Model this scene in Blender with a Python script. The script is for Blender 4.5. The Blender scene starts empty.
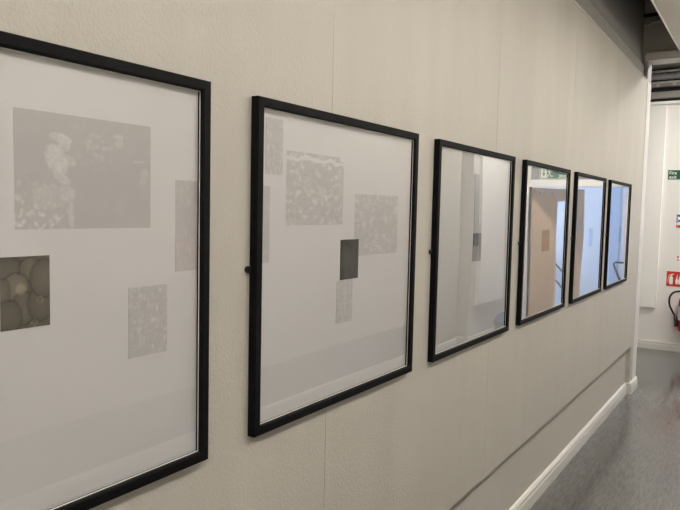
import bpy, bmesh, math, random
from mathutils import Vector, noise
random.seed(7)
SC = bpy.context.scene
COL = SC.collection
PI = math.pi
ORG = {}            # world origin of every built object


# ------------------------------------------------------------------ materials
def lin(c):
    c = c / 255.0
    return c / 12.92 if c <= 0.04045 else ((c + 0.055) / 1.055) ** 2.4


def S(r, g, b):
    return (lin(r), lin(g), lin(b), 1.0)


def new_mat(name):
    m = bpy.data.materials.new(name)
    m.use_nodes = True
    nt = m.node_tree
    return m, nt, nt.nodes['Principled BSDF']


def plain(name, col, rough=0.5, metal=0.0, spec=0.5, var=0.0, vscale=8.0, bump=0.0, bscale=150.0, stretch=(1, 1, 1)):
    """principled surface with a slight procedural colour variation and bump"""
    m, nt, p = new_mat(name)
    p.inputs['Roughness'].default_value = rough
    p.inputs['Metallic'].default_value = metal
    p.inputs['Specular IOR Level'].default_value = spec
    tc = nt.nodes.new('ShaderNodeTexCoord')
    mp = nt.nodes.new('ShaderNodeMapping')
    mp.inputs['Scale'].default_value = stretch
    nt.links.new(tc.outputs['Object'], mp.inputs['Vector'])
    n = nt.nodes.new('ShaderNodeTexNoise')
    n.inputs['Scale'].default_value = vscale
    n.inputs['Detail'].default_value = 5
    nt.links.new(mp.outputs['Vector'], n.inputs['Vector'])
    r = nt.nodes.new('ShaderNodeValToRGB')
    r.color_ramp.elements[0].position = 0.3
    r.color_ramp.elements[1].position = 0.7
    r.color_ramp.elements[0].color = tuple(c * (1 - var) for c in col[:3]) + (1,)
    r.color_ramp.elements[1].color = tuple(min(1, c * (1 + var)) for c in col[:3]) + (1,)
    nt.links.new(n.outputs['Fac'], r.inputs['Fac'])
    nt.links.new(r.outputs['Color'], p.inputs['Base Color'])
    if bump > 0:
        n2 = nt.nodes.new('ShaderNodeTexNoise')
        n2.inputs['Scale'].default_value = bscale
        n2.inputs['Detail'].default_value = 3
        nt.links.new(tc.outputs['Object'], n2.inputs['Vector'])
        b = nt.nodes.new('ShaderNodeBump')
        b.inputs['Strength'].default_value = bump
        b.inputs['Distance'].default_value = 0.004
        nt.links.new(n2.outputs['Fac'], b.inputs['Height'])
        nt.links.new(b.outputs['Normal'], p.inputs['Normal'])
    return m


M = {}
M['wall'] = plain('painted_board', (0.468, 0.447, 0.405, 1), 0.48, spec=0.45, var=0.045, vscale=6,
                  bump=0.45, bscale=165, stretch=(1, 1, 0.16))
M['wall_low'] = plain('smooth_wall_paint', (0.475, 0.455, 0.415, 1), 0.6, spec=0.3, var=0.015, vscale=3, bump=0.1, bscale=150)
M['base_dark'] = plain('dark_wall_base', (0.20, 0.195, 0.185, 1), 0.6, spec=0.3, var=0.015, vscale=3)  # darker grey than the base of the picture wall
M['skirt'] = plain('gloss_cream_paint', (0.62, 0.61, 0.575, 1), 0.34, var=0.02, vscale=4)
M['white_wall'] = plain('white_wall_paint', (0.78, 0.765, 0.745, 1), 0.6, spec=0.3, var=0.012, vscale=2, bump=0.06, bscale=120)
M['step_wall'] = plain('off_white_wall_paint', (0.58, 0.57, 0.55, 1), 0.6, spec=0.3, var=0.012, vscale=2)
M['post'] = plain('white_post_paint', (0.62, 0.615, 0.60, 1), 0.5, spec=0.4, var=0.012)
M['white_board'] = plain('white_board_paint', (0.84, 0.83, 0.81, 1), 0.45, spec=0.3, var=0.01)
M['trim_grey'] = plain('grey_trim_paint', (0.36, 0.355, 0.345, 1), 0.5, var=0.04)
M['lintel'] = plain('pale_grey_lintel_paint', (0.50, 0.48, 0.45, 1), 0.5, var=0.03)
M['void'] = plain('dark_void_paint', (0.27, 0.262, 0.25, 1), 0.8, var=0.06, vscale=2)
M['void_end'] = plain('dark_header_paint', (0.56, 0.53, 0.48, 1), 0.8, var=0.06, vscale=3)
M['gap_shade'] = plain('service_gap_shade', (0.02, 0.02, 0.02, 1), 0.9)  # near-black paints in the shade between the pipes and trays
M['raft'] = plain('raft_board', (0.74, 0.71, 0.66, 1), 0.7, spec=0.2, var=0.015, vscale=3)
M['raft_edge'] = plain('raft_edge_trim', (0.88, 0.84, 0.76, 1), 0.4, var=0.01)
M['black'] = plain('black_stained_wood', (0.0040, 0.0040, 0.0045, 1), 0.6, spec=0.12, var=0.25, vscale=30, bump=0.05, bscale=90)
M['slip'] = plain('white_slip', (0.82, 0.81, 0.78, 1), 0.5)
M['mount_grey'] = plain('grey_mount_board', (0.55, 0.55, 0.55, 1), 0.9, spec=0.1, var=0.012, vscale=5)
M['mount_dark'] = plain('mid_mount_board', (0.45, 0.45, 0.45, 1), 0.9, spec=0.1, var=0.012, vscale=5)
M['mount'] = plain('mount_board', (0.62, 0.615, 0.63, 1), 0.9, spec=0.1, var=0.012, vscale=5)
M['dark'] = plain('black_plastic', (0.012, 0.012, 0.013, 1), 0.35, var=0.1)
M['steel'] = plain('brushed_steel', (0.55, 0.55, 0.56, 1), 0.3, metal=1.0, var=0.05)
M['rail'] = plain('grey_painted_steel', (0.055, 0.055, 0.06, 1), 0.4, var=0.05)
M['red'] = plain('red_enamel', (0.50, 0.012, 0.015, 1), 0.25, var=0.05)
M['sign_red'] = plain('sign_red', (0.56, 0.025, 0.025, 1), 0.4, var=0.02)
M['sign_green'] = plain('sign_green', (0.004, 0.10, 0.060, 1), 0.4, var=0.03)
M['sign_white'] = plain('sign_white', (0.82, 0.83, 0.74, 1), 0.4, var=0.01)
M['orange'] = plain('sign_orange_red', (0.65, 0.10, 0.06, 1), 0.5)
M['blue'] = plain('poster_blue', (0.03, 0.10, 0.42, 1), 0.5, var=0.1, vscale=60)
M['teal'] = plain('poster_teal', (0.12, 0.30, 0.36, 1), 0.5, var=0.2, vscale=60)
M['paper'] = plain('white_paper', (0.80, 0.80, 0.80, 1), 0.6)
M['door_wood'] = plain('oak_veneer', (0.72, 0.505, 0.335, 1), 0.45, spec=0.3, var=0.08, vscale=9, stretch=(6, 6, 0.5))
M['door_edge'] = plain('oak_lipping', (0.80, 0.58, 0.38, 1), 0.45, var=0.06, vscale=9, stretch=(6, 6, 0.5))
M['transom'] = plain('grey_transom_panel', (0.22, 0.23, 0.245, 1), 0.5, var=0.03)
M['stair_wall'] = plain('stairwell_paint', (0.80, 0.81, 0.83, 1), 0.6, spec=0.3, var=0.01, vscale=2)
M['stair_panel'] = plain('pale_blue_panel', (0.50, 0.60, 0.76, 1), 0.5, var=0.02)
M['duct'] = plain('galvanised_duct', (0.20, 0.20, 0.215, 1), 0.5, metal=0.0, var=0.1, vscale=20)
M['pipe_pale'] = plain('pale_pipe_lagging', (0.42, 0.41, 0.39, 1), 0.5, var=0.08, vscale=20)
M['tray'] = plain('tray_steel', (0.26, 0.25, 0.235, 1), 0.5, var=0.05)
M['beam'] = plain('grey_concrete_beam', (0.23, 0.215, 0.19, 1), 0.85, var=0.08, vscale=6)
M['cable'] = plain('pale_cable', (0.75, 0.74, 0.72, 1), 0.5)
M['bin'] = plain('grey_bin_plastic', (0.20, 0.20, 0.20, 1), 0.5)
M['bag'] = plain('blue_bag_film', (0.10, 0.16, 0.30, 1), 0.35, var=0.15, vscale=25)

# floor: grey vinyl with fine diagonal streaks and a soft sheen
m, nt, p = new_mat('grey_vinyl_floor')
tc = nt.nodes.new('ShaderNodeTexCoord')
mp = nt.nodes.new('ShaderNodeMapping')
mp.inputs['Rotation'].default_value = (0, 0, math.radians(-12))
mp.inputs['Scale'].default_value = (60, 7, 1)
nt.links.new(tc.outputs['Object'], mp.inputs['Vector'])
n = nt.nodes.new('ShaderNodeTexNoise')
n.inputs['Scale'].default_value = 1.6
n.inputs['Detail'].default_value = 7
n.inputs['Roughness'].default_value = 0.65
nt.links.new(mp.outputs['Vector'], n.inputs['Vector'])
r = nt.nodes.new('ShaderNodeValToRGB')
r.color_ramp.elements[0].position = 0.32
r.color_ramp.elements[1].position = 0.70
r.color_ramp.elements[0].color = (0.090, 0.088, 0.086, 1)
r.color_ramp.elements[1].color = (0.152, 0.150, 0.147, 1)
nt.links.new(n.outputs['Fac'], r.inputs['Fac'])
nt.links.new(r.outputs['Color'], p.inputs['Base Color'])
p.inputs['Roughness'].default_value = 0.13
p.inputs['Specular IOR Level'].default_value = 0.5
b = nt.nodes.new('ShaderNodeBump')
b.inputs['Strength'].default_value = 0.05
b.inputs['Distance'].default_value = 0.003
nt.links.new(n.outputs['Fac'], b.inputs['Height'])
nt.links.new(b.outputs['Normal'], p.inputs['Normal'])
M['floor'] = m


def glass_mat(name, ior, bump=0.0):
    """clear sheet: both surfaces' Fresnel reflection on the outer faces, clear inside"""
    m, nt, p = new_mat(name)
    nt.nodes.remove(p)
    out = nt.nodes['Material Output']
    fr = nt.nodes.new('ShaderNodeFresnel')
    fr.inputs['IOR'].default_value = ior
    a = nt.nodes.new('ShaderNodeMath'); a.operation = 'MULTIPLY'; a.inputs[1].default_value = 2.0
    c = nt.nodes.new('ShaderNodeMath'); c.operation = 'ADD'; c.inputs[1].default_value = 1.0
    d = nt.nodes.new('ShaderNodeMath'); d.operation = 'DIVIDE'
    nt.links.new(fr.outputs[0], a.inputs[0]); nt.links.new(fr.outputs[0], c.inputs[0])
    nt.links.new(a.outputs[0], d.inputs[0]); nt.links.new(c.outputs[0], d.inputs[1])
    g = nt.nodes.new('ShaderNodeNewGeometry')
    inv = nt.nodes.new('ShaderNodeMath'); inv.operation = 'SUBTRACT'; inv.inputs[0].default_value = 1.0
    nt.links.new(g.outputs['Backfacing'], inv.inputs[1])
    e = nt.nodes.new('ShaderNodeMath'); e.operation = 'MULTIPLY'
    if bump:      # hard coated sheet: mirrors more strongly at a glancing view
        cr = nt.nodes.new('ShaderNodeFloatCurve')
        cv = cr.mapping.curves[0]
        for px, py in ((.11, .12), (.19, .22), (.25, .45), (.33, .54), (.46, .66)): cv.points.new(px, py)
        cr.mapping.update()
        nt.links.new(d.outputs[0], cr.inputs['Value']); d = cr
    nt.links.new(d.outputs[0], e.inputs[0]); nt.links.new(inv.outputs[0], e.inputs[1])
    tr = nt.nodes.new('ShaderNodeBsdfTransparent')
    gl = nt.nodes.new('ShaderNodeBsdfGlossy')
    gl.inputs['Roughness'].default_value = 0.012
    if bump:
        tcx = nt.nodes.new('ShaderNodeTexCoord')
        nn = nt.nodes.new('ShaderNodeTexNoise'); nn.inputs['Scale'].default_value = 2.2
        nn.inputs['Detail'].default_value = 0.0
        nt.links.new(tcx.outputs['Object'], nn.inputs['Vector'])
        bb = nt.nodes.new('ShaderNodeBump'); bb.inputs['Strength'].default_value = 1.0
        bb.inputs['Distance'].default_value = bump
        nt.links.new(nn.outputs['Fac'], bb.inputs['Height'])
        nt.links.new(bb.outputs['Normal'], gl.inputs['Normal'])
    mx = nt.nodes.new('ShaderNodeMixShader')
    nt.links.new(e.outputs[0], mx.inputs[0])
    nt.links.new(tr.outputs[0], mx.inputs[1]); nt.links.new(gl.outputs[0], mx.inputs[2])
    nt.links.new(mx.outputs[0], out.inputs['Surface'])
    return m


M['glazing'] = glass_mat('picture_glazing', 1.62, bump=0.0009)
M['pane'] = glass_mat('window_glass', 1.45)

# print ink: colour read from the print's own picture
m, nt, p = new_mat('print_ink')
at = nt.nodes.new('ShaderNodeAttribute'); at.attribute_name = 'ink'
nt.links.new(at.outputs['Color'], p.inputs['Base Color'])
p.inputs['Roughness'].default_value = 0.85
p.inputs['Specular IOR Level'].default_value = 0.1
M['ink'] = m

# lamp diffuser
m, nt, p = new_mat('lamp_diffuser')
p.inputs['Emission Color'].default_value = (1.0, 0.93, 0.82, 1)
p.inputs['Emission Strength'].default_value = 6.0
M['lamp'] = m


# ------------------------------------------------------------------ mesh helpers
def box(bm, x0, x1, y0, y1, z0, z1, bev=0.0):
    vs = [bm.verts.new((x, y, z)) for x in (x0, x1) for y in (y0, y1) for z in (z0, z1)]
    fs = [(0, 1, 3, 2), (4, 6, 7, 5), (0, 4, 5, 1), (2, 3, 7, 6), (0, 2, 6, 4), (1, 5, 7, 3)]
    faces = [bm.faces.new([vs[i] for i in f]) for f in fs]
    if bev > 0:
        es = set(e for f in faces for e in f.edges)
        bmesh.ops.bevel(bm, geom=list(es), offset=bev, segments=2, profile=0.5, affect='EDGES')


def B(*boxes, bev=0.0):
    bm = bmesh.new()
    for b_ in boxes:
        box(bm, *b_, bev=bev)
    return bm


def prism(bm, pts, axis, a0, a1):
    """closed outline pts (two other axes in order) swept along an axis"""
    def P(q, a):
        if axis == 0: return (a, q[0], q[1])
        if axis == 1: return (q[0], a, q[1])
        return (q[0], q[1], a)
    r0 = [bm.verts.new(P(q, a0)) for q in pts]
    r1 = [bm.verts.new(P(q, a1)) for q in pts]
    k = len(pts)
    bm.faces.new(r0); bm.faces.new(r1[::-1])
    for i in range(k):
        bm.faces.new((r0[i], r0[(i + 1) % k], r1[(i + 1) % k], r1[i]))
    bmesh.ops.recalc_face_normals(bm, faces=bm.faces[:])


def lathe(bm, prof, cx, cy, n=24):
    """profile of (radius, z) revolved about a vertical line"""
    rings = []
    for rr, z in prof:
        rings.append([bm.verts.new((cx + rr * math.cos(2 * PI * i / n), cy + rr * math.sin(2 * PI * i / n), z)) for i in range(n)])
    for a, c in zip(rings, rings[1:]):
        for i in range(n):
            bm.faces.new((a[i], a[(i + 1) % n], c[(i + 1) % n], c[i]))
    bm.faces.new(rings[0][::-1]); bm.faces.new(rings[-1])
    bmesh.ops.recalc_face_normals(bm, faces=bm.faces[:])


def tube(bm, pts, rad, n=10, smooth_it=0):
    pts = [Vector(q) for q in pts]
    for _ in range(smooth_it):
        q = [pts[0]]
        for a, c in zip(pts, pts[1:]):
            q += [a.lerp(c, .25), a.lerp(c, .75)]
        pts = q + [pts[-1]]
    up = Vector((0.123, 0.37, 0.92)).normalized()
    rings = []
    for i, c in enumerate(pts):
        t = (pts[min(i + 1, len(pts) - 1)] - pts[max(i - 1, 0)]).normalized()
        a = t.cross(up)
        if a.length < 1e-3: a = t.cross(Vector((1, 0, 0)))
        a.normalize(); d = a.cross(t).normalized()
        up = d
        rr = rad[i] if isinstance(rad, (list, tuple)) else rad
        rings.append([bm.verts.new(c + (a * math.cos(2 * PI * k / n) + d * math.sin(2 * PI * k / n)) * rr) for k in range(n)])
    for a, c in zip(rings, rings[1:]):
        for i in range(n):
            bm.faces.new((a[i], a[(i + 1) % n], c[(i + 1) % n], c[i]))
    bm.faces.new(rings[0][::-1]); bm.faces.new(rings[-1])
    bmesh.ops.recalc_face_normals(bm, faces=bm.faces[:])


def obj(name, bm, mat, parent=None, smooth=False):
    """links a bmesh given in world coordinates as ONE mesh object"""
    me = bpy.data.meshes.new(name)
    if parent is None:
        lo = [min(v.co[i] for v in bm.verts) for i in range(3)]
        hi = [max(v.co[i] for v in bm.verts) for i in range(3)]
        org = Vector(((lo[0] + hi[0]) / 2, (lo[1] + hi[1]) / 2, lo[2]))
    else:
        org = ORG[parent]
    bmesh.ops.translate(bm, verts=bm.verts[:], vec=-org)
    bm.to_mesh(me); bm.free()
    if smooth:
        for f in me.polygons: f.use_smooth = True
    me.materials.append(mat)
    o = bpy.data.objects.new(name, me)
    COL.objects.link(o)
    if parent is None:
        o.location = org
    else:
        o.parent = parent
    ORG[o] = org
    return o


def tag(o, label=None, cat=None, group=None, kind=None):
    if label: o['label'] = label
    if cat: o['category'] = cat
    if group: o['group'] = group
    if kind: o['kind'] = kind
    return o


def thing(name, loc, label, cat, group=None, kind=None):
    o = bpy.data.objects.new(name, None)
    o.empty_display_size = 0.05
    COL.objects.link(o)
    o.location = loc
    ORG[o] = Vector(loc)
    return tag(o, label, cat, group, kind)


def struct(name, bm, mat, label=None, cat=None, parent=None):
    o = obj(name, bm, mat, parent)
    if parent is None: tag(o, label, cat, kind='structure')
    return o


def text_bm(s, size, x, y, z, depth=0.0008, align='LEFT', bold=0.0):
    """lettering that faces -y, lower left corner of the line at (x, y, z)"""
    cu = bpy.data.curves.new('lettering', 'FONT')
    cu.body = s; cu.size = size; cu.extrude = depth; cu.align_x = align; cu.offset = bold
    t = bpy.data.objects.new('lettering', cu)
    COL.objects.link(t)
    bpy.context.view_layer.update()
    me = bpy.data.meshes.new_from_object(t.evaluated_get(bpy.context.evaluated_depsgraph_get()))
    bpy.data.objects.remove(t); bpy.data.curves.remove(cu)
    bm = bmesh.new(); bm.from_mesh(me); bpy.data.meshes.remove(me)
    for v in bm.verts:
        v.co = Vector((x + v.co.x, y - v.co.z, z + v.co.y))
    return bm


def flat_poly(bm, pts, y, t=0.0012):
    """outline in (x, z) with thickness, on a wall that faces -y"""
    prism(bm, pts, 1, y, y - t)


# ------------------------------------------------------------------ room shell
Z_PANEL0, Z_PANEL1 = 0.428, 2.787
SEAMS = [-2.23, -1.01, 0.225, 1.45, 2.685, 3.915, 5.14]
YH = 6.46
Y0, Y1 = -3.0, 6.53          # corridor length
YE = 8.56                    # far wall
SLAB = 3.9

struct('floor', B((-2.6, 3.1, -3.1, 10.75, -0.12, 0.0)), M['floor'], 'grey streaked glossy vinyl floor along the corridor', 'floor')


def panel_outline(face, back, sgn, y_end):
    """plan outline (x, y) of the lined wall with fine V joints"""
    pts = [(back, Y0), (face, Y0)]
    for s in SEAMS:
        if s < y_end - .2:
            pts += [(face, s - 0.0012), (face - sgn * 0.0012, s - 0.0004), (face - sgn * 0.0012, s + 0.0004), (face, s + 0.0012)]
    pts += [(face, y_end), (back, y_end)]
    return pts


def panel_wall(face, sgn, y_end, pil0):
    bm = bmesh.new()
    back = face - sgn * 0.20
    # lined upper part with joints
    prism(bm, panel_outline(face, back, sgn, y_end), 2, Z_PANEL0, Z_PANEL1)
    return bm


wl = struct('wall_left', panel_wall(0.0, 1, Y1, 6.23), M['wall'], 'long cream textured panelled wall that carries the framed pictures', 'wall')
struct('wall_base', B((-0.20, -0.035, Y0, 6.23, 0, Z_PANEL0), ), M['wall_low'], parent=wl)
struct('wall_pilaster', B((-0.20, 0.0, 6.23, Y1, 0, Z_PANEL0)), M['wall'], parent=wl)
struct('wall_upper', B((-0.20, -0.07, Y0, Y1, Z_PANEL1, SLAB)), M['void'], parent=wl)
struct('corner_post', B((-0.10, 0.004, 6.345, Y1 + .004, 0.0, Z_PANEL1), bev=.003), M['post'], parent=wl)
struct('capping_bead', B((-0.006, 0.004, Y0, 6.345, Z_PANEL1 - .005, Z_PANEL1 + .005), bev=.001), M['skirt'], parent=wl)
wr = struct('wall_right', panel_wall(2.1, -1, 7.15, 6.0), M['wall'], 'cream panelled corridor wall facing the framed pictures', 'wall')
struct('wall_base', B((2.155, 2.30, Y0, 6.0, 0, Z_PANEL0)), M['base_dark'], parent=wr)
struct('wall_pilaster', B((2.1, 2.30, 6.0, 7.15, 0, Z_PANEL0)), M['wall'], parent=wr)
struct('wall_upper', B((2.17, 2.30, Y0, 7.15, Z_PANEL1, SLAB)), M['void'], parent=wr)


def skirting(bm, face, sgn, y0, y1, h=0.1, t=0.022):
    f = lambda d: face + sgn * d
    prism(bm, [(f(0), 0), (f(t), 0), (f(t), h * .62), (f(t - .004), h * .70), (f(t - .004), h * .86), (f(t - .012), h * .97), (f(t - .018), h), (f(0), h)], 1, y0, y1)


def skirting_y(bm, face, x0, x1, h=0.1, t=0.022):
    f = lambda d: face - d
    prism(bm, [(f(0), 0), (f(t), 0), (f(t), h * .62), (f(t - .004), h * .70), (f(t - .004), h * .86), (f(t - .010), h * .97), (f(t - .016), h), (f(0), h)], 0, x0, x1)


bm = bmesh.new(); skirting(bm, -0.035, 1, Y0, 6.23)
skirting(bm, 0.0, 1, 6.215, Y1 + 0.02, t=0.022)
box(bm, -0.035, 0.0, 6.205, 6.23, 0, 0.1)
struct('baseboard_left', bm, M['skirt'], 'cream moulded skirting board under the picture wall', 'skirting')
bm = bmesh.new(); skirting(bm, 2.155, -1, Y0, 6.0)
skirting(bm, 2.1, -1, 6.0, 7.16, t=0.022)
skirting(bm, 2.0, -1, 7.26, YE, t=0.022)
skirting_y(bm, 7.28, 2.0, 2.20)
struct('baseboard_right', bm, M['skirt'], 'cream skirting board along the wall facing the pictures', 'skirting')
bm = bmesh.new(); skirting_y(bm, YE, -2.4, 0.44); skirting_y(bm, YE, 1.77, 1.98)
struct('baseboard_far', bm, M['skirt'], 'white skirting board along the far white wall', 'skirting')

# step of the right wall beyond the panelling
struct('wall_step', B((2.2, 2.35, 7.15, 7.28, 0, SLAB), (2.0, 2.35, 7.28, YE, 0, SLAB)), M['step_wall'], 'white stepped wall beside the far door', 'wall')
# far wall with a doorway
DX0, DX1, DH = 0.53, 1.72, 1.945
fw = struct('wall_far', B((-2.5, DX0, YE, YE + .12, 0, 2.94), (DX1, 2.35, YE, YE + .12, 0, 2.94), (DX0, DX1, YE, YE + .12, 2.50, 2.94)),
            M['white_wall'], 'white end wall with fire exit sign and open door', 'wall')
struct('wall_upper', B((-2.5, 2.35, YE, YE + .12, 2.94, SLAB)), M['gap_shade'], parent=fw)
struct('wall_bay', B((-2.6, -2.5, 6.3, YE + .12, 0, SLAB), (-2.5, -0.20, 6.30, Y1, 0, SLAB)), M['white_wall'], 'white side walls of the cross passage', 'wall')
struct('wall_back', B((-0.2, 2.3, Y0 - .1, Y0, 0, SLAB)), M['white_wall'], 'end wall of the corridor behind the viewer', 'wall')
struct('ceiling', B((-2.6, 2.35, Y0 - .1, YE + .12, SLAB, SLAB + .1)), M['void'], 'dark ceiling slab above the hanging raft', 'ceiling')
# grey channel along the top of the panelling
bm = bmesh.new(); prism(bm, [(-0.07, 2.787), (-0.007, 2.787), (-0.008, 2.793), (-0.045, 2.801), (-0.048, 2.940), (-0.07, 2.944)], 1, Y0, Y1)
struct('trim_1', bm, M['trim_grey'], 'grey metal channel along the top of the panelled wall', 'trim')
# header and pale lintel at the end of the corridor
hd = struct('trim_2', B((-0.07, 2.17, YH - .02, YH + .14, 3.045, SLAB)), M['void_end'], 'dark header wall with pale lintel at the corridor end', 'header')
bm = B((-0.035, 2.17, YH - .05, YH + .15, 2.975, 3.05), bev=0.004); 
struct('lintel', bm, M['lintel'], parent=hd)
struct('jamb', B((-0.035, -0.012, YH - .05, YH + .15, 2.80, 2.975)), M['trim_grey'], parent=hd)
# suspended raft
RX0, RX1, RZ = 0.25, 1.92, 3.02
rf = struct('trim_3', B((RX0, RX1, Y0, YH - .06, RZ, RZ + .05)), M['raft'], 'pale suspended ceiling raft over the corridor', 'ceiling raft')
struct('edge_trim', B((RX0 - .012, RX0, Y0, YH - .06, RZ - .004, RZ + .06), (RX1, RX1 + .012, Y0, YH - .06, RZ - .004, RZ + .06), bev=0.002), M['raft_edge'], parent=rf)
for ly in (-2.4, 0, 2.4, 4.8):
    for xx in (0.42, 1.75): struct('hanger_rod', B((xx - .006, xx + .006, ly - .006, ly + .006, RZ + .05, SLAB)), M['steel'], parent=rf)

# ------------------------------------------------------------------ lamps


def area(loc, sx, sy, power, col, rot=(0, 0, 0)):
    l = bpy.data.lights.new('lamp_light', 'AREA')
    l.shape = 'RECTANGLE'; l.size = sx; l.size_y = sy; l.energy = power; l.color = col
    o = bpy.data.objects.new('lamp_light', l)
    o.location = loc; o.rotation_euler = rot
    COL.objects.link(o)
    return o


WARM = (1.0, 0.955, 0.89)
DOWN, UP = 12.5, 12.0


def pendant(x, y, z, hl, top, lab, group, down, up, along=True, hw=.045):
    """slim linear lamp that shines down and up, on two rods"""
    t = thing('ceiling_light', (x, y, z), lab, 'ceiling light', group)
    def bx(w0, w1, l0, l1, z0, z1): return (x + w0, x + w1, y + l0, y + l1, z0, z1) if along else (x + l0, x + l1, y + w0, y + w1, z0, z1)
    obj('housing', B(bx(-hw, hw, -hl, hl, z + .008, z + .042), bev=.003), M['steel'], t)
    obj('diffuser', B(bx(-hw + .005, hw - .005, -hl + .01, hl - .01, z, z + .008)), M['lamp'], t)
    obj('diffuser', B(bx(-hw + .005, hw - .005, -hl + .01, hl - .01, z + .042, z + .048)), M['lamp'], t)
    for q in (-.7, .7): obj('hanger_rod', B(bx(-.004, .004, q * hl - .004, q * hl + .004, z + .042, top)), M['steel'], t)
    sx, sy = (2 * hw - .01, 2 * hl) if along else (2 * hl, 2 * hw - .01)
    area((x, y, z - .004), sx, sy, down, WARM)
    area((x, y, z + .053), sx, sy, up, WARM, (PI, 0, 0))


for k, ly in enumerate((-1.9, 0.0, 1.9, 3.8, 5.5)):  # unseen lamps, hung low with upward light added to brighten the raft
    pendant(1.42, ly, 2.83, .6, RZ, ['unseen slim light added under the raft behind the viewer', 'unseen slim light added under the raft above the viewer',
            'unseen slim light added under the raft across from the second picture', 'unseen slim light added under the raft across from the fourth picture',
            'unseen slim light added under the raft nearest the corridor end'][k], 'unseen lights added under the ceiling raft', DOWN, UP, hw=.09)
pendant(1.15, 7.45, 3.32, .75, SLAB, 'hanging linear light over the cross passage by the white wall', None, 54.0, 3.0, along=False, hw=.15)

# ------------------------------------------------------------------ framed pictures
FW, FH, FT = 0.795, 0.787, 0.0216
S0, PITCH, ZB = 0.1753, 0.9527, 1.0633
RAMP_LIGHT = S(196, 193, 190)


def frame_bm(yc, zc):
    bm = bmesh.new()
    hw, hh = FW / 2, FH / 2
    # section: (inset from the outer edge, distance from the wall)
    sec = [(0, 0.0), (0, FT - .0015), (.0015, FT), (.0185, FT), (.0195, FT - .001), (.0205, FT - .001), (.0220, FT - .0025), (.0220, 0.0095), (.0220, 0.0)]
    rings = []
    for ins, xx in sec:
        a, c = hw - ins, hh - ins
        rings.append([bm.verts.new((xx, yc + sy * a, zc + sz * c)) for sy, sz in ((-1, -1), (1, -1), (1, 1), (-1, 1))])
    for i in range(len(rings)):
        a, c = rings[i], rings[(i + 1) % len(rings)]
        for k in range(4):
            bm.faces.new((a[k], a[(k + 1) % 4], c[(k + 1) % 4], c[k]))
    bmesh.ops.recalc_face_normals(bm, faces=bm.faces[:])
    return bm


def slip_bm(yc, zc):
    a, c, t = FW / 2 - .022, FH / 2 - .022, .0024
    return B((.01205, .0124, yc - a, yc - a + t, zc - c, zc + c), (.01205, .0124, yc + a - t, yc + a, zc - c, zc + c),
             (.01205, .0124, yc - a + t, yc + a - t, zc - c, zc - c + t), (.01205, .0124, yc - a + t, yc + a - t, zc + c - t, zc + c))


def fbm(u, v, s, seed, oct_=4):
    return noise.fractal(Vector((u * s, v * s, seed * 7.3)), 0.9, 2.1, oct_)


def blob(u, v, cu, cv, ru, rv, ang=0.0, soft=.25):
    du, dv = u - cu, v - cv
    c, s = math.cos(ang), math.sin(ang)
    q = math.hypot((du * c + dv * s) / ru, (-du * s + dv * c) / rv)
    return max(0.0, min(1.0, (1 + soft - q) / soft))


PALE, PALE_HI = 0.445, 0.64      # reflectance of the faint grey ink and of bare paper


def pale(tone):
    """tone 0 = full pale ink, 1 = paper"""
    t = max(0.0, min(1.0, tone))
    g = PALE + (PALE_HI - PALE) * t
    return (g * 1.0, g * 0.985, g * 1.0)


def pic_gardeners(u, v):
    n_ = fbm(u * 1.35, v, 7, 1)
    t = 0.06 + 0.10 * max(0, n_)
    leaf = fbm(u * 1.35, v, 26, 2)
    low = max(0, min(1, (0.55 - v) * 2)) * max(0, min(1, (0.42 - u) * 4))
    t += max(0, leaf) * 1.8 * low + 0.7 * max(0, leaf) * max(0, 1 - abs(v - .75) * 4) * (0.4 < u < .68)
    for a in ((.30, .79, .07, .035, -.3, .8), (.325, .73, .035, .05, 0, .55), (.27, .60, .065, .12, .25, .75), (.36, .60, .05, .035, -.8, .6),
              (.31, .44, .06, .035, -.7, .6), (.345, .31, .055, .06, .3, .55), (.37, .12, .018, .12, 0, .5), (.22, .28, .10, .10, 0, .35),
              (.73, .86, .035, .022, 0, .55), (.735, .80, .032, .045, 0, .35), (.90, .64, .05, .010, 0, .5), (.945, .52, .032, .055, 0, .35), (.93, .45, .035, .018, .5, .4)):
        bb = blob(u, v, *a[:5])
        t = max(t, bb * a[5] * (0.88 + .5 * fbm(u * 1.35, v, 17, 3) + .5 * fbm(u * 1.35, v, 55, 4)))
    return pale(t)


def pic_meadow(seed, s1=9, contrast=1.0, thr=0.05):
    def f(u, v):
        a = fbm(u, v, s1 * 1.8, seed)
        r_ = 1 - abs(fbm(u + .2 * a, v * .7, s1 * 1.4, seed + 3)) * 3.2
        t = 0.10 + contrast * (0.9 * max(0, a - thr) + 0.9 * max(0, r_ - .35) * (0.4 + max(0, fbm(u, v, 3, seed + 5))))
        return pale(t)
    return f


def pic_torn(seed):
    base = pic_meadow(seed, 8, 1.1)
    def f(u, v):
        e = 0.88 + 0.05 * fbm(u, 0, 5, seed + 9)
        if e < v < e + 0.055 + .03 * fbm(u, 1, 9, seed): return pale(0.95)
        if v > .93 and u > .93: return pale(1.0)
        return base(u, v)
    return f


def pic_strip(seed):
    base = pic_meadow(seed, 6, 0.8)
    def f(u, v):
        if abs(v - .45 - .03 * fbm(u, v, 4, seed)) < .014 or abs(u - .52 - .06 * fbm(v, u, 4, seed)) < .03 and v > .2: return pale(.6)
        return base(u, v)
    return f


def pic_flush(seed):
    base = pic_meadow(seed, 7, 0.5)
    def f(u, v):
        c = base(u, v)
        k = blob(u, v, .35, .2, .5, .12, 0, .9) * (.5 + fbm(u, v, 8, seed))
        k = max(0, min(1, k))
        return (c[0] + .05 * k, c[1] - .005 * k, c[2] + .005 * k)
    return f


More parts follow.
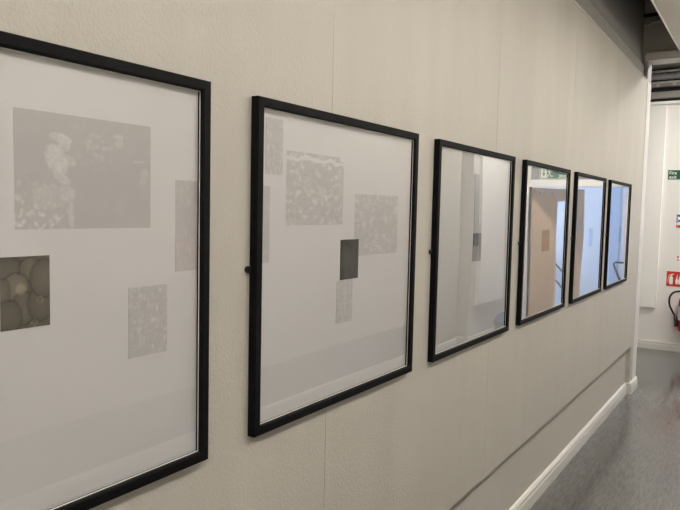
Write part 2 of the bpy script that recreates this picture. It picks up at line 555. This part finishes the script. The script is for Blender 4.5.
def pic_stones(u, v):
    # round dark stones with pale rings
    g = 0.105 + 0.03 * fbm(u, v, 3, 21)
    for i, (cu, cv, ru, rv, tone) in enumerate(((.10, .80, .34, .20, .10), (.60, .82, .22, .16, .125), (.30, .58, .25, .19, .150), (.05, .52, .14, .18, .12), (.45, .28, .24, .22, .118),
                                  (.80, .33, .26, .24, .100), (.88, .68, .28, .26, .115), (.15, .18, .26, .22, .105))):
        q = math.hypot((u - cu) / ru, (v - cv) / rv)
        if q < 1: g = tone * (1.15 - .35 * q * q) + .012 * fbm(u, v, 9, 22)
        elif q < 1.12: g *= 0.62
    k = blob(u, v, .40, .55, .08, .06, 0, .6); g += .10 * k
    for cu, cv in ((.79, .38), (.66, .06), (.62, .02)):
        q = math.hypot(u - cu, (v - cv) * 1.25)
        g += .13 * max(0, 1 - abs(q - .055) / .022) * (.6 + fbm(u, v, 30, 23))
    g = max(.03, g)
    return (g * 1.12, g * 1.0, g * .80)


def pic_dusk(col, seed, dark=1.0):
    def f(u, v):
        g = dark * (1.0 + .55 * fbm(u, v, 5, seed) + .5 * blob(u, v, .4, .35, .2, .25, .3, .9) - .35 * (v > .8))
        if u < .03 or u > .97 or v < .025: g *= .5
        g = max(.12, g)
        return tuple(c * g for c in col)
    return f


def print_obj(parent, yc, zc, r, fn, label=None, res=260, lift=0.0):
    """a printed image lying on the mount; r = y0, y1, z0, z1 from the picture's centre"""
    y0, y1, z0, z1 = r
    nu = max(8, min(150, int((y1 - y0) * res / .5))); nv = max(8, min(150, int((z1 - z0) * res / .5)))
    xx = .0064 + lift
    bm = bmesh.new()
    lay = bm.verts.layers.float_color.new('ink')
    grid = []
    for j in range(nv + 1):
        row = []
        for i in range(nu + 1):
            u, v = i / nu, j / nv
            vv = bm.verts.new((xx, yc + y0 + (y1 - y0) * u, zc + z0 + (z1 - z0) * v))
            c = fn(u, v)
            vv[lay] = (max(0, c[0]), max(0, c[1]), max(0, c[2]), 1)
            row.append(vv)
        grid.append(row)
    for j in range(nv):
        for i in range(nu):
            bm.faces.new((grid[j][i], grid[j][i + 1], grid[j + 1][i + 1], grid[j + 1][i]))
    # paper edge back to the mount
    rim = [grid[0][i] for i in range(nu + 1)] + [grid[j][nu] for j in range(1, nv + 1)] + [grid[nv][i] for i in range(nu - 1, -1, -1)] + [grid[j][0] for j in range(nv - 1, 0, -1)]
    low = []
    for q in rim:
        w = bm.verts.new((.0060, q.co.y, q.co.z)); w[lay] = q[lay]; low.append(w)
    for i in range(len(rim)):
        k = (i + 1) % len(rim)
        bm.faces.new((rim[k], rim[i], low[i], low[k]))
    o = obj('print', bm, M['ink'], parent)
    if label: o['label'] = label
    return o


def hanger_bm(yc, zc):
    bm = bmesh.new()
    ye = yc - FW / 2
    pts = []
    for k in range(9):
        a = PI / 2 + PI * k / 8
        pts.append((ye - .010 + .008 * math.cos(a), zc + .008 * math.sin(a)))
    pts = [(ye + .004, zc - .008)][::-1] + [(ye + .004, zc + .008)] + pts
    pts = [(ye + .004, zc - .008), (ye + .004, zc + .008)] + pts[2:]
    prism(bm, pts, 0, 0.0002, 0.006)
    return bm


PICS = [
    ('black framed print with faint gardening scene, nearest and cut by the left edge',
     [((-.005, .263, .099, .290), pic_gardeners, 'large faint grey garden photograph'), ((.326, .384, .010, .193), pic_flush(31), 'faint grey print at the right margin'),
      ((.212, .304, -.147, -.013), pic_meadow(33, 5, .9), 'small faint grey upright print'), ((-.030, .053, -.060, .056), pic_stones, 'small dark print of stones')]),
    ('black framed print with two faint square photographs and a small dark one',
     [((-.274, -.022, .100, .283), pic_torn(41), 'faint grey photograph with torn top'), ((.040, .293, .009, .187), pic_meadow(45, 7, 1.0, .1), 'faint grey square photograph'),
      ((-.045, .036, -.175, -.055), pic_strip(47), 'faint narrow grey print'), ((-.354, -.291, .221, .353), pic_meadow(49, 6, .9), 'faint grey print in the upper corner'),
      ((-.3774, -.337, .012, .193), pic_meadow(51, 6, .5), 'faint grey print at the left margin'), ((-.030, .062, -.054, .058), pic_dusk((.035, .034, .033), 53), 'small dark upright print')]),
    ('black framed picture reflecting a white wall board, third along the wall',
     [((-.031, .061, -.055, .058), pic_dusk((.05, .048, .046), 61), 'small grey upright print')]),
    ('black framed picture reflecting a brown door and green exit sign',
     [((-.054, .079, -.054, .056), pic_dusk((.075, .045, .012), 63), 'small brown upright print')]),
    ('black framed picture reflecting the open blue-lit doorway, second from the far end',
     [((.018, .123, -.066, .054), pic_dusk((.01, .05, .20), 65), 'small blue upright print')]),
    ('black framed picture reflecting a bent handrail, farthest along the wall',
     [((.046, .165, -.070, .050), pic_dusk((.02, .05, .16), 67), 'small bluish upright print')]),
]
for i, (lab, prints) in enumerate(PICS):
    yc, zc = S0 + PITCH * i + .795 / 2 + (.002, 0, 0, 0, 0, 0)[i], ZB + .787 / 2 + (.0005, 0, 0, 0, 0, 0)[i]
    FW, FH = ((.811, .796) if i == 0 else (.795, .787))
    t = thing('framed_picture', (0, yc, ZB), lab, 'picture', 'framed pictures along the corridor wall')
    obj('frame', frame_bm(yc, zc), M['black'], t)
    a, c = FW / 2 - .0225, FH / 2 - .0225
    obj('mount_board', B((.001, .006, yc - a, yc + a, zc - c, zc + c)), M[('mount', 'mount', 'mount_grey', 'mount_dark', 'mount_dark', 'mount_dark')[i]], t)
    obj('glazing', B((.0095, .0120, yc - a, yc + a, zc - c, zc + c)), M['glazing'], t)
    obj('slip', slip_bm(yc, zc), M['slip'], t)
    obj('hanger', hanger_bm(yc, zc), M['dark'], t)
    for k, (r_, fn, pl) in enumerate(prints):
        print_obj(t, yc - (.002 if i == 0 else 0), zc, r_, fn, pl, lift=.0003 * k)

# ------------------------------------------------------------------ boards on the white walls
t = tag(obj('wall_board', B((-0.75, -0.121, YE - .035, YE, 0.50, 2.90), bev=.003), M['white_board']),
        'tall white board on the end wall left of the fire exit sign', 'wall board')
t = tag(obj('wall_board', B((1.955, 2.0, 7.46, 8.30, 0.47, 2.90), bev=.003), M['white_board']),
        'tall white board on the side wall, seen mirrored in the third picture', 'wall board')
bm = bmesh.new(); prism(bm, [(YE, 2.905), (YE - .03, 2.905), (YE - .04, 2.912), (YE - .04, 2.942), (YE, 2.948)], 0, -2.5, 2.0)
struct('trim_4', bm, M['white_board'], 'white cornice strip on top of the end wall', 'trim')
struct('trim_5', B((-2.5, 2.0, YE - .006, YE, 2.875, 2.882)), M['white_board'], 'thin white bead under the cornice strip', 'trim')

struct('trim_6', B((1.985, 2.0, 7.30, 7.44, 1.20, 2.05), bev=.002), M['transom'], 'narrow grey upright strip on the stepped side wall', 'trim')  # grey strip, darker than the step wall around it
# services under the slab beyond the lintel
tag(obj('ceiling_beam', B((-2.5, 2.0, YE - .30, YE, 3.325, 3.66)), M['beam']), 'grey concrete beam crossing high above the end wall', 'beam')
bm = bmesh.new(); tube(bm, [(-2.49, YE - .10, 3.277), (1.99, YE - .10, 3.277)], .013)
tag(obj('service_pipe', bm, M['pipe_pale'], smooth=True), 'thin pale pipe directly under the concrete beam', 'pipe', 'pipes above the end wall')
bm = bmesh.new()
k_ = 130
tube(bm, [(-2.49 + 4.48 * q / k_, YE - .12, 3.214) for q in range(k_ + 1)], [(.034 if q % 2 else .040) for q in range(k_ + 1)], n=14)
tag(obj('air_duct', bm, M['duct'], smooth=True), 'grey ribbed duct between the two pale pipes', 'duct')
bm = bmesh.new(); tube(bm, [(-2.49, YE - .09, 3.15), (1.99, YE - .09, 3.15)], .016)
tag(obj('service_pipe', bm, M['pipe_pale'], smooth=True), 'pale pipe running under the ribbed duct', 'pipe', 'pipes above the end wall')
t = thing('cable_tray', (0, YE - .09, 3.105), 'grey cable tray with clips below the lower pale pipe', 'cable tray')
obj('tray', B((-2.5, 2.0, YE - .12, YE - .02, 3.106, 3.126)), M['tray'], t)
for q in range(14):
    x_ = -.4 + q * .17
    obj('clip', B((x_, x_ + .03, YE - .126, YE - .12, 3.102, 3.134)), M['pipe_pale'], t)
tag(obj('trunking', B((-2.5, 2.0, YE - .05, YE, 2.977, 3.055), bev=.003), M['tray']), 'flat grey trunking just above the white cornice', 'trunking')
# items in the dark gap above the panelled wall
tag(obj('conduit_bar', B((-0.068, 0.20, YH - .045, YH - .02, 3.366, 3.392)), M['dark']), 'short black bar on the dark header above the lintel', 'conduit')
bm = bmesh.new()
tube(bm, [(-.068, YH - .03, 3.30), (-.045, YH - .035, 3.288), (-.02, YH - .03, 3.292), (-.005, YH - .04, 3.305), (.012, YH - .035, 3.315), (.04, YH - .04, 3.308), (.07, YH - .03, 3.32), (.20, YH - .03, 3.33)], .008, smooth_it=2)
tag(obj('loose_cable', bm, M['cable'], smooth=True), 'pale loose cable under the black bar on the dark header', 'cable')

# ------------------------------------------------------------------ signs and extinguisher on the end wall


def running_man(bm, x, z, s, y):
    """pictogram figure of height s, lower left at (x, z)"""
    P = lambda pts: flat_poly(bm, [(x + a * s, z + b_ * s) for a, b_ in pts], y)
    c = [(.50 + .075 * math.cos(2 * PI * k / 12), .90 + .075 * math.sin(2 * PI * k / 12)) for k in range(12)]
    P(c)
    P([(.36, .78), (.52, .80), (.56, .70), (.46, .42), (.32, .44), (.38, .62)])
    P([(.36, .78), (.38, .70), (.24, .62), (.16, .70), (.12, .66), (.24, .52)])
    P([(.52, .80), (.62, .66), (.78, .68), (.78, .60), (.60, .57), (.48, .70)])
    P([(.33, .45), (.44, .43), (.34, .24), (.06, .22), (.06, .14), (.38, .15)])
    P([(.40, .44), (.50, .42), (.66, .28), (.62, .02), (.54, .02), (.56, .24)])


y_ = YE
t = thing('fire_exit_sign', (0.075, YE, 2.026), 'green sign reading Fire exit on the white end wall', 'sign')
obj('border', B((-.078, .228, y_ - .003, y_, 2.024, 2.146)), M['sign_white'], t)
obj('green_panel', B((-.072, .222, y_ - .0042, y_ - .003, 2.030, 2.140)), M['sign_green'], t)
bm = text_bm('Fire', .052, -.060, y_ - .0047, 2.090, bold=.0008)
obj('lettering', bm, M['sign_white'], t)
obj('lettering', text_bm('exit', .052, -.060, y_ - .0047, 2.042, bold=.0008), M['sign_white'], t)
bm = bmesh.new(); running_man(bm, .055, 2.040, .09, y_ - .0042)
flat_poly(bm, [(.140, 2.040), (.185, 2.040), (.185, 2.13), (.140, 2.13)], y_ - .0042)
obj('pictogram', bm, M['sign_white'], t)

t = thing('notice_poster', (0.13, YE, 1.463), 'small blue, white and red safety notice below the fire exit sign', 'poster')
obj('sheet', B((.034, .24, y_ - .002, y_, 1.460, 1.632)), M['paper'], t)
obj('blue_block', B((.044, .23, y_ - .003, y_ - .002, 1.595, 1.622), (.062, .23, y_ - .003, y_ - .002, 1.535, 1.560)), M['blue'], t)
obj('teal_block', B((.044, .060, y_ - .003, y_ - .002, 1.52, 1.590)), M['teal'], t)
obj('red_block', B((.058, .23, y_ - .003, y_ - .002, 1.466, 1.500)), M['sign_red'], t)
obj('orange_block', B((.044, .056, y_ - .003, y_ - .002, 1.466, 1.505)), M['orange'], t)

t = thing('hazard_notice', (0.137, YE, 1.06), 'small white notice with orange marks above the red extinguisher sign', 'sign')
obj('sheet', B((.060, .215, y_ - .002, y_, 1.065, 1.145)), M['paper'], t)
bm = bmesh.new()
for q in range(4):
    cxx = .083 + q * .035
    flat_poly(bm, [(cxx + .012 * math.cos(a), 1.122 + .014 * math.sin(a)) for a in [2 * PI * k / 12 for k in range(12)]], y_ - .002)
    flat_poly(bm, [(cxx - .012, 1.078), (cxx + .012, 1.078), (cxx + .010, 1.095), (cxx - .010, 1.095)], y_ - .002)
obj('orange_marks', bm, M['orange'], t)

t = thing('extinguisher_sign', (0.07, YE, 0.772), 'red sign with white extinguisher pictogram above the extinguisher', 'sign')
obj('border', B((-.031, .172, y_ - .003, y_, .768, .956)), M['sign_white'], t)
obj('red_panel', B((-.025, .166, y_ - .0042, y_ - .003, .774, .950)), M['sign_red'], t)
bm = bmesh.new()
yy = y_ - .0042
flat_poly(bm, [(.006, .795), (.044, .795), (.044, .875), (.038, .890), (.012, .890), (.006, .875)], yy)
flat_poly(bm, [(.018, .893), (.032, .893), (.032, .905), (.050, .915), (.050, .922), (.020, .918)], yy)
flat_poly(bm, [(.016, .905), (.006, .900), (-.006, .87), (-.006, .81), (-.011, .81), (-.011, .872), (.003, .908), (.016, .912)], yy)
for q in range(3):
    x0 = .075 + q * .028
    flat_poly(bm, [(x0, .80), (x0 + .018, .80), (x0 + .024, .84), (x0 + .014, .87), (x0 + .016, .92), (x0 + .004, .88), (x0 - .004, .84)], yy)
obj('pictogram', bm, M['sign_white'], t)

ex, ey = 0.215, YE - .105
t = thing('fire_extinguisher', (ex, ey, 0.27), 'red fire extinguisher with black hose hung on the white end wall', 'fire extinguisher')
bm = bmesh.new(); lathe(bm, [(.070, .270), (.082, .276), (.086, .29), (.086, .60), (.080, .64), (.060, .668), (.030, .684), (.026, .70)], ex, ey, 32)
cyl = obj('cylinder', bm, M['red'], t, smooth=True)
bm = bmesh.new()
n_ = 16
lo = [[], []]
for q in range(n_ + 1):
    a = PI + .25 + (PI - .5) * q / n_
    for k, z in enumerate((.40, .56)):
        lo[k].append(bm.verts.new((ex + .0868 * math.cos(a), ey + .0868 * math.sin(a), z)))
for q in range(n_):
    bm.faces.new((lo[0][q], lo[0][q + 1], lo[1][q + 1], lo[1][q]))
obj('instruction_label', bm, M['paper'], t, smooth=True)
bm = bmesh.new(); lathe(bm, [(.022, .698), (.028, .704), (.028, .728), (.018, .736)], ex, ey, 20)
obj('valve', bm, M['steel'], t, smooth=True)
bm = bmesh.new()
prism(bm, [(ey + .01, .734), (ey - .09, .752), (ey - .092, .762), (ey + .012, .746)], 0, ex - .010, ex + .010)
prism(bm, [(ey + .01, .712), (ey - .08, .705), (ey - .08, .696), (ey + .012, .702)], 0, ex - .008, ex + .008)
obj('handle', bm, M['dark'], t)
bm = bmesh.new()
tube(bm, [(ex - .02, ey, .716), (ex - .08, ey - .01, .735), (ex - .15, ey - .015, .715), (ex - .185, ey - .02, .655), (ex - .182, ey - .02, .57), (ex - .145, ey - .02, .49), (ex - .112, ey - .02, .44)], .0115, n=10, smooth_it=2)
obj('hose', bm, M['dark'], t, smooth=True)
bm = bmesh.new(); tube(bm, [(ex - .120, ey - .02, .455), (ex - .110, ey - .02, .43), (ex - .098, ey - .02, .36), (ex - .09, ey - .02, .32)], [.013, .018, .022, .026], n=14)
obj('nozzle', bm, M['dark'], t, smooth=True)
obj('wall_bracket', B((ex - .03, ex + .03, YE - .022, YE, .45, .70), (ex - .088, ex + .088, YE - .03, YE - .018, .58, .61)), M['dark'], t)

# ------------------------------------------------------------------ doorway, open door, stairwell
t = thing('door_1', (1.11, YE, 0), 'open oak door with narrow vision panel leading to the stairwell', 'door', kind='structure')
obj('door_frame', B((DX1, DX1 + .065, YE - .02, YE + .13, 0, DH + .09), (DX0 - .085, DX0, YE - .02, YE + .13, 0, DH + .09), (DX0, DX1, YE - .02, YE + .13, DH, DH + .09), bev=.003), M['white_board'], t)
obj('transom_panel', B((DX0 - .02, DX1, YE + .02, YE + .10, DH + .09, 2.50)), M['transom'], t)
obj('door_stop', B((DX0, DX0 + .022, YE + .07, YE + .12, 0, DH)), M['door_edge'], t)
HX, HY, ANG = DX1 - .005, YE + .10, math.radians(53.2)
cA, sA = math.cos(ANG), math.sin(ANG)


def leaf_pt(u, w, z):      # u along the leaf from its hinge, w through it (corridor face at 0)
    return Vector((HX - u * cA + w * sA, HY + u * sA + w * cA, z))


def leaf_box(bm, u0, u1, w0, w1, z0, z1):
    b0 = len(bm.verts)
    box(bm, u0, u1, w0, w1, z0, z1)
    bm.verts.ensure_lookup_table()
    for v in bm.verts[b0:]:
        v.co = leaf_pt(*v.co)


LW = 0.84
VU0, VU1, VZ0, VZ1 = 0.395, 0.565, 0.30, 1.78
bm = bmesh.new()
for q in ((0, VU0, 0, .044, .008, DH - .006), (VU1, LW - .012, 0, .044, .008, DH - .006), (VU0, VU1, 0, .044, .008, VZ0), (VU0, VU1, 0, .044, VZ1, DH - .006)): leaf_box(bm, *q)
lf = obj('leaf', bm, M['door_wood'], t)
bm = bmesh.new(); leaf_box(bm, LW - .012, LW, 0, .044, .008, DH - .006); obj('lipping', bm, M['door_edge'], t)
bm = bmesh.new()
for q in ((VU0 - .014, VU0 + .008, -.008, .052, VZ0 - .014, VZ1 + .014), (VU1 - .008, VU1 + .014, -.008, .052, VZ0 - .014, VZ1 + .014),
          (VU0 + .008, VU1 - .008, -.008, .052, VZ0 - .014, VZ0 + .008), (VU0 + .008, VU1 - .008, -.008, .052, VZ1 - .008, VZ1 + .014)): leaf_box(bm, *q)
vp = obj('vision_panel', bm, M['door_edge'], t)
bm = bmesh.new(); leaf_box(bm, VU0 + .008, VU1 - .008, .019, .025, VZ0 + .008, VZ1 - .008); obj('pane', bm, M['pane'], vp)
for zz in (1.53, 1.43):
    bm = bmesh.new()
    c0 = leaf_pt(.748, 0, zz); nrm = (leaf_pt(.748, -1, zz) - c0)
    tube(bm, [c0, c0 + nrm * .008], .027, n=18)
    if zz < 1.5:
        tube(bm, [c0 + nrm * .008, c0 + nrm * .05], .009, n=12); tube(bm, [c0 + nrm * .05, leaf_pt(.62, -.05, zz)], .009, n=12)
    obj('lock_rose' if zz > 1.5 else 'handle', bm, M['steel'], t)
bm = bmesh.new()
leaf_box(bm, .10, .125, -.03, 0, DH - .085, DH - .05); leaf_box(bm, .30, .325, -.03, 0, DH - .085, DH - .05)
obj('closer_bracket', bm, M['white_board'], t)

# exit sign over the door
t = thing('running_man_sign', (1.42, YE + .02, 2.046), 'green running man exit sign over the open door', 'sign')
ys_ = YE + .02
obj('border', B((1.23, 1.615, ys_ - .004, ys_, 2.044, 2.206)), M['sign_white'], t)
obj('green_panel', B((1.237, 1.608, ys_ - .0052, ys_ - .004, 2.051, 2.199)), M['sign_green'], t)
bm = bmesh.new(); running_man(bm, 1.425, 2.06, .13, ys_ - .0052)
flat_poly(bm, [(1.52, 2.06), (1.598, 2.06), (1.598, 2.19), (1.52, 2.19)], ys_ - .0052)
obj('pictogram', bm, M['sign_white'], t)
bm = bmesh.new(); flat_poly(bm, [(1.559, 2.075), (1.585, 2.12), (1.566, 2.12), (1.566, 2.175), (1.552, 2.175), (1.552, 2.12), (1.533, 2.12)], ys_ - .0064)
obj('arrow', bm, M['sign_green'], t)
obj('lettering', text_bm('Fire', .075, 1.25, ys_ - .0057, 2.130, bold=.001), M['sign_white'], t)
obj('lettering', text_bm('exit', .075, 1.25, ys_ - .0057, 2.065, bold=.001), M['sign_white'], t)

# stairwell shell with a daylight window in its right wall
struct('wall_stairwell', B((-0.4, 3.1, 10.6, 10.75, 0, 3.0), (-0.4, -0.28, YE + .12, 10.6, 0, 3.0), (2.35, 3.1, YE - .05, YE + .12, 0, 3.0),
                           (3.0, 3.1, YE + .12, 8.95, 0, 3.0), (3.0, 3.1, 10.4, 10.6, 0, 3.0), (3.0, 3.1, 8.95, 10.4, 0, .5), (3.0, 3.1, 8.95, 10.4, 2.8, 3.0),
                           ), M['stair_wall'], 'white blue-lit stairwell walls beyond the open door', 'wall')
struct('ceiling_stairwell', B((-0.4, 3.1, YE + .12, 10.75, 3.0, 3.1)), M['stair_wall'], 'white stairwell ceiling beyond the open door', 'ceiling')
t = thing('window_1', (3.05, 9.67, .5), 'tall stairwell window that lets in the daylight', 'window', kind='structure')
obj('window_frame', B((3.0, 3.08, 8.95, 9.0, .5, 2.8), (3.0, 3.08, 10.35, 10.4, .5, 2.8), (3.0, 3.08, 9.0, 10.35, .5, .55), (3.0, 3.08, 9.0, 10.35, 2.75, 2.8), (3.02, 3.06, 9.65, 9.69, .55, 2.75)), M['white_board'], t)
obj('pane', B((3.037, 3.043, 9.0, 10.35, .55, 2.75)), M['pane'], t)
tag(obj('wall_panel', B((0.98, 1.10, 10.585, 10.6, 0, 3.0)), M['stair_panel']), 'pale blue upright strip on the stairwell wall', 'wall panel')
# handrails on the stairwell wall


def handrail(name, lab, runs, brackets):
    t = thing(name, brackets[0], lab, 'handrail')
    for r_ in runs:
        bm = bmesh.new(); tube(bm, r_, .015, n=12); obj('rail', bm, M['rail'], t, smooth=True)
    for bx_, by_, bz_ in brackets:
        bm = bmesh.new(); tube(bm, [(bx_, by_, bz_), (bx_, by_ + .03, bz_ - .05), (bx_, 10.6, bz_ - .05)], .009, n=8); obj('bracket', bm, M['rail'], t, smooth=True)


yr = 10.5
handrail('handrail', 'grey bent handrail on the stairwell wall nearest the doorway', [[(.30, yr, .87), (.985, yr, .885), (1.005, yr, .87), (1.0, yr, .84), (.86, yr, .48), (.72, yr, .12)]], [(.5, yr, .874), (.9, yr, .58)])
handrail('handrail', 'grey sloping double handrail on the stairwell wall behind the door', [[(2.35, yr, 1.04), (1.87, yr, .52), (1.64, yr, .27)], [(2.35, yr, 1.30), (1.87, yr, .78), (1.64, yr, .53)]], [(2.1, yr, .77), (1.7, yr, .34)])

# bin with a blue bag below the board on the step wall
t = thing('waste_bin', (1.86, 8.08, 0), 'grey bin with blue bag on the floor beside the far door', 'bin')
bm = bmesh.new(); lathe(bm, [(.085, 0), (.095, .01), (.115, .20), (.118, .205), (.110, .205), (.09, .012)], 1.86, 8.08, 24); obj('body', bm, M['bin'], t, smooth=True)
bm = bmesh.new()
lathe(bm, [(.119, .17), (.121, .206), (.105, .235), (.085, .275), (.05, .315), (.02, .325)], 1.86, 8.08, 24)
for v in bm.verts: v.co += Vector((.010 * noise.noise(v.co * 22), .010 * noise.noise(v.co * 22 + Vector((5, 1, 2))), .014 * noise.noise(v.co * 18)))
obj('bin_bag', bm, M['bag'], t, smooth=True)

# ------------------------------------------------------------------ daylight, camera, colour management
w = bpy.data.worlds.new('World'); SC.world = w; w.use_nodes = True
bg = w.node_tree.nodes['Background']
bg.inputs['Color'].default_value = (0.50, 0.68, 1.0, 1)
bg.inputs['Strength'].default_value = 10.0
pl = area((2.99, 9.675, 1.65), 2.2, 1.35, 1.0, (1, 1, 1), (0, PI / 2, 0))
pl.data.cycles.is_portal = True
pl.name = 'window_portal'

cam = bpy.data.cameras.new('camera')
co = bpy.data.objects.new('camera', cam)
COL.objects.link(co)
co.location = (1.0, 0.0, 1.6)
yaw, pitch, roll = 0.58696, -0.07068, 0.0219
f_ = Vector((-math.sin(yaw) * math.cos(pitch), math.cos(yaw) * math.cos(pitch), math.sin(pitch)))
r0 = Vector((math.cos(yaw), math.sin(yaw), 0)); u0 = r0.cross(f_)
rr = math.cos(roll) * r0 + math.sin(roll) * u0
uu = -math.sin(roll) * r0 + math.cos(roll) * u0
from mathutils import Matrix
co.matrix_world = Matrix(((rr.x, uu.x, -f_.x, 1.0), (rr.y, uu.y, -f_.y, 0.0), (rr.z, uu.z, -f_.z, 1.6), (0, 0, 0, 1)))
cam.sensor_fit = 'HORIZONTAL'
cam.sensor_width = 36.0
cam.lens = 650.0 / 680.0 * 36.0
cam.clip_start = 0.02
SC.camera = co
vs = SC.view_settings
vs.view_transform = 'Standard'; vs.look = 'None'; vs.gamma = 1.0; vs.exposure = 0.12
vs.use_curve_mapping = False
try:
    SC.cycles.max_bounces = 12; SC.cycles.diffuse_bounces = 6; SC.cycles.transparent_max_bounces = 16
    SC.cycles.use_denoising = True
    SC.cycles.sample_clamp_indirect = 8.0
except Exception:
    pass
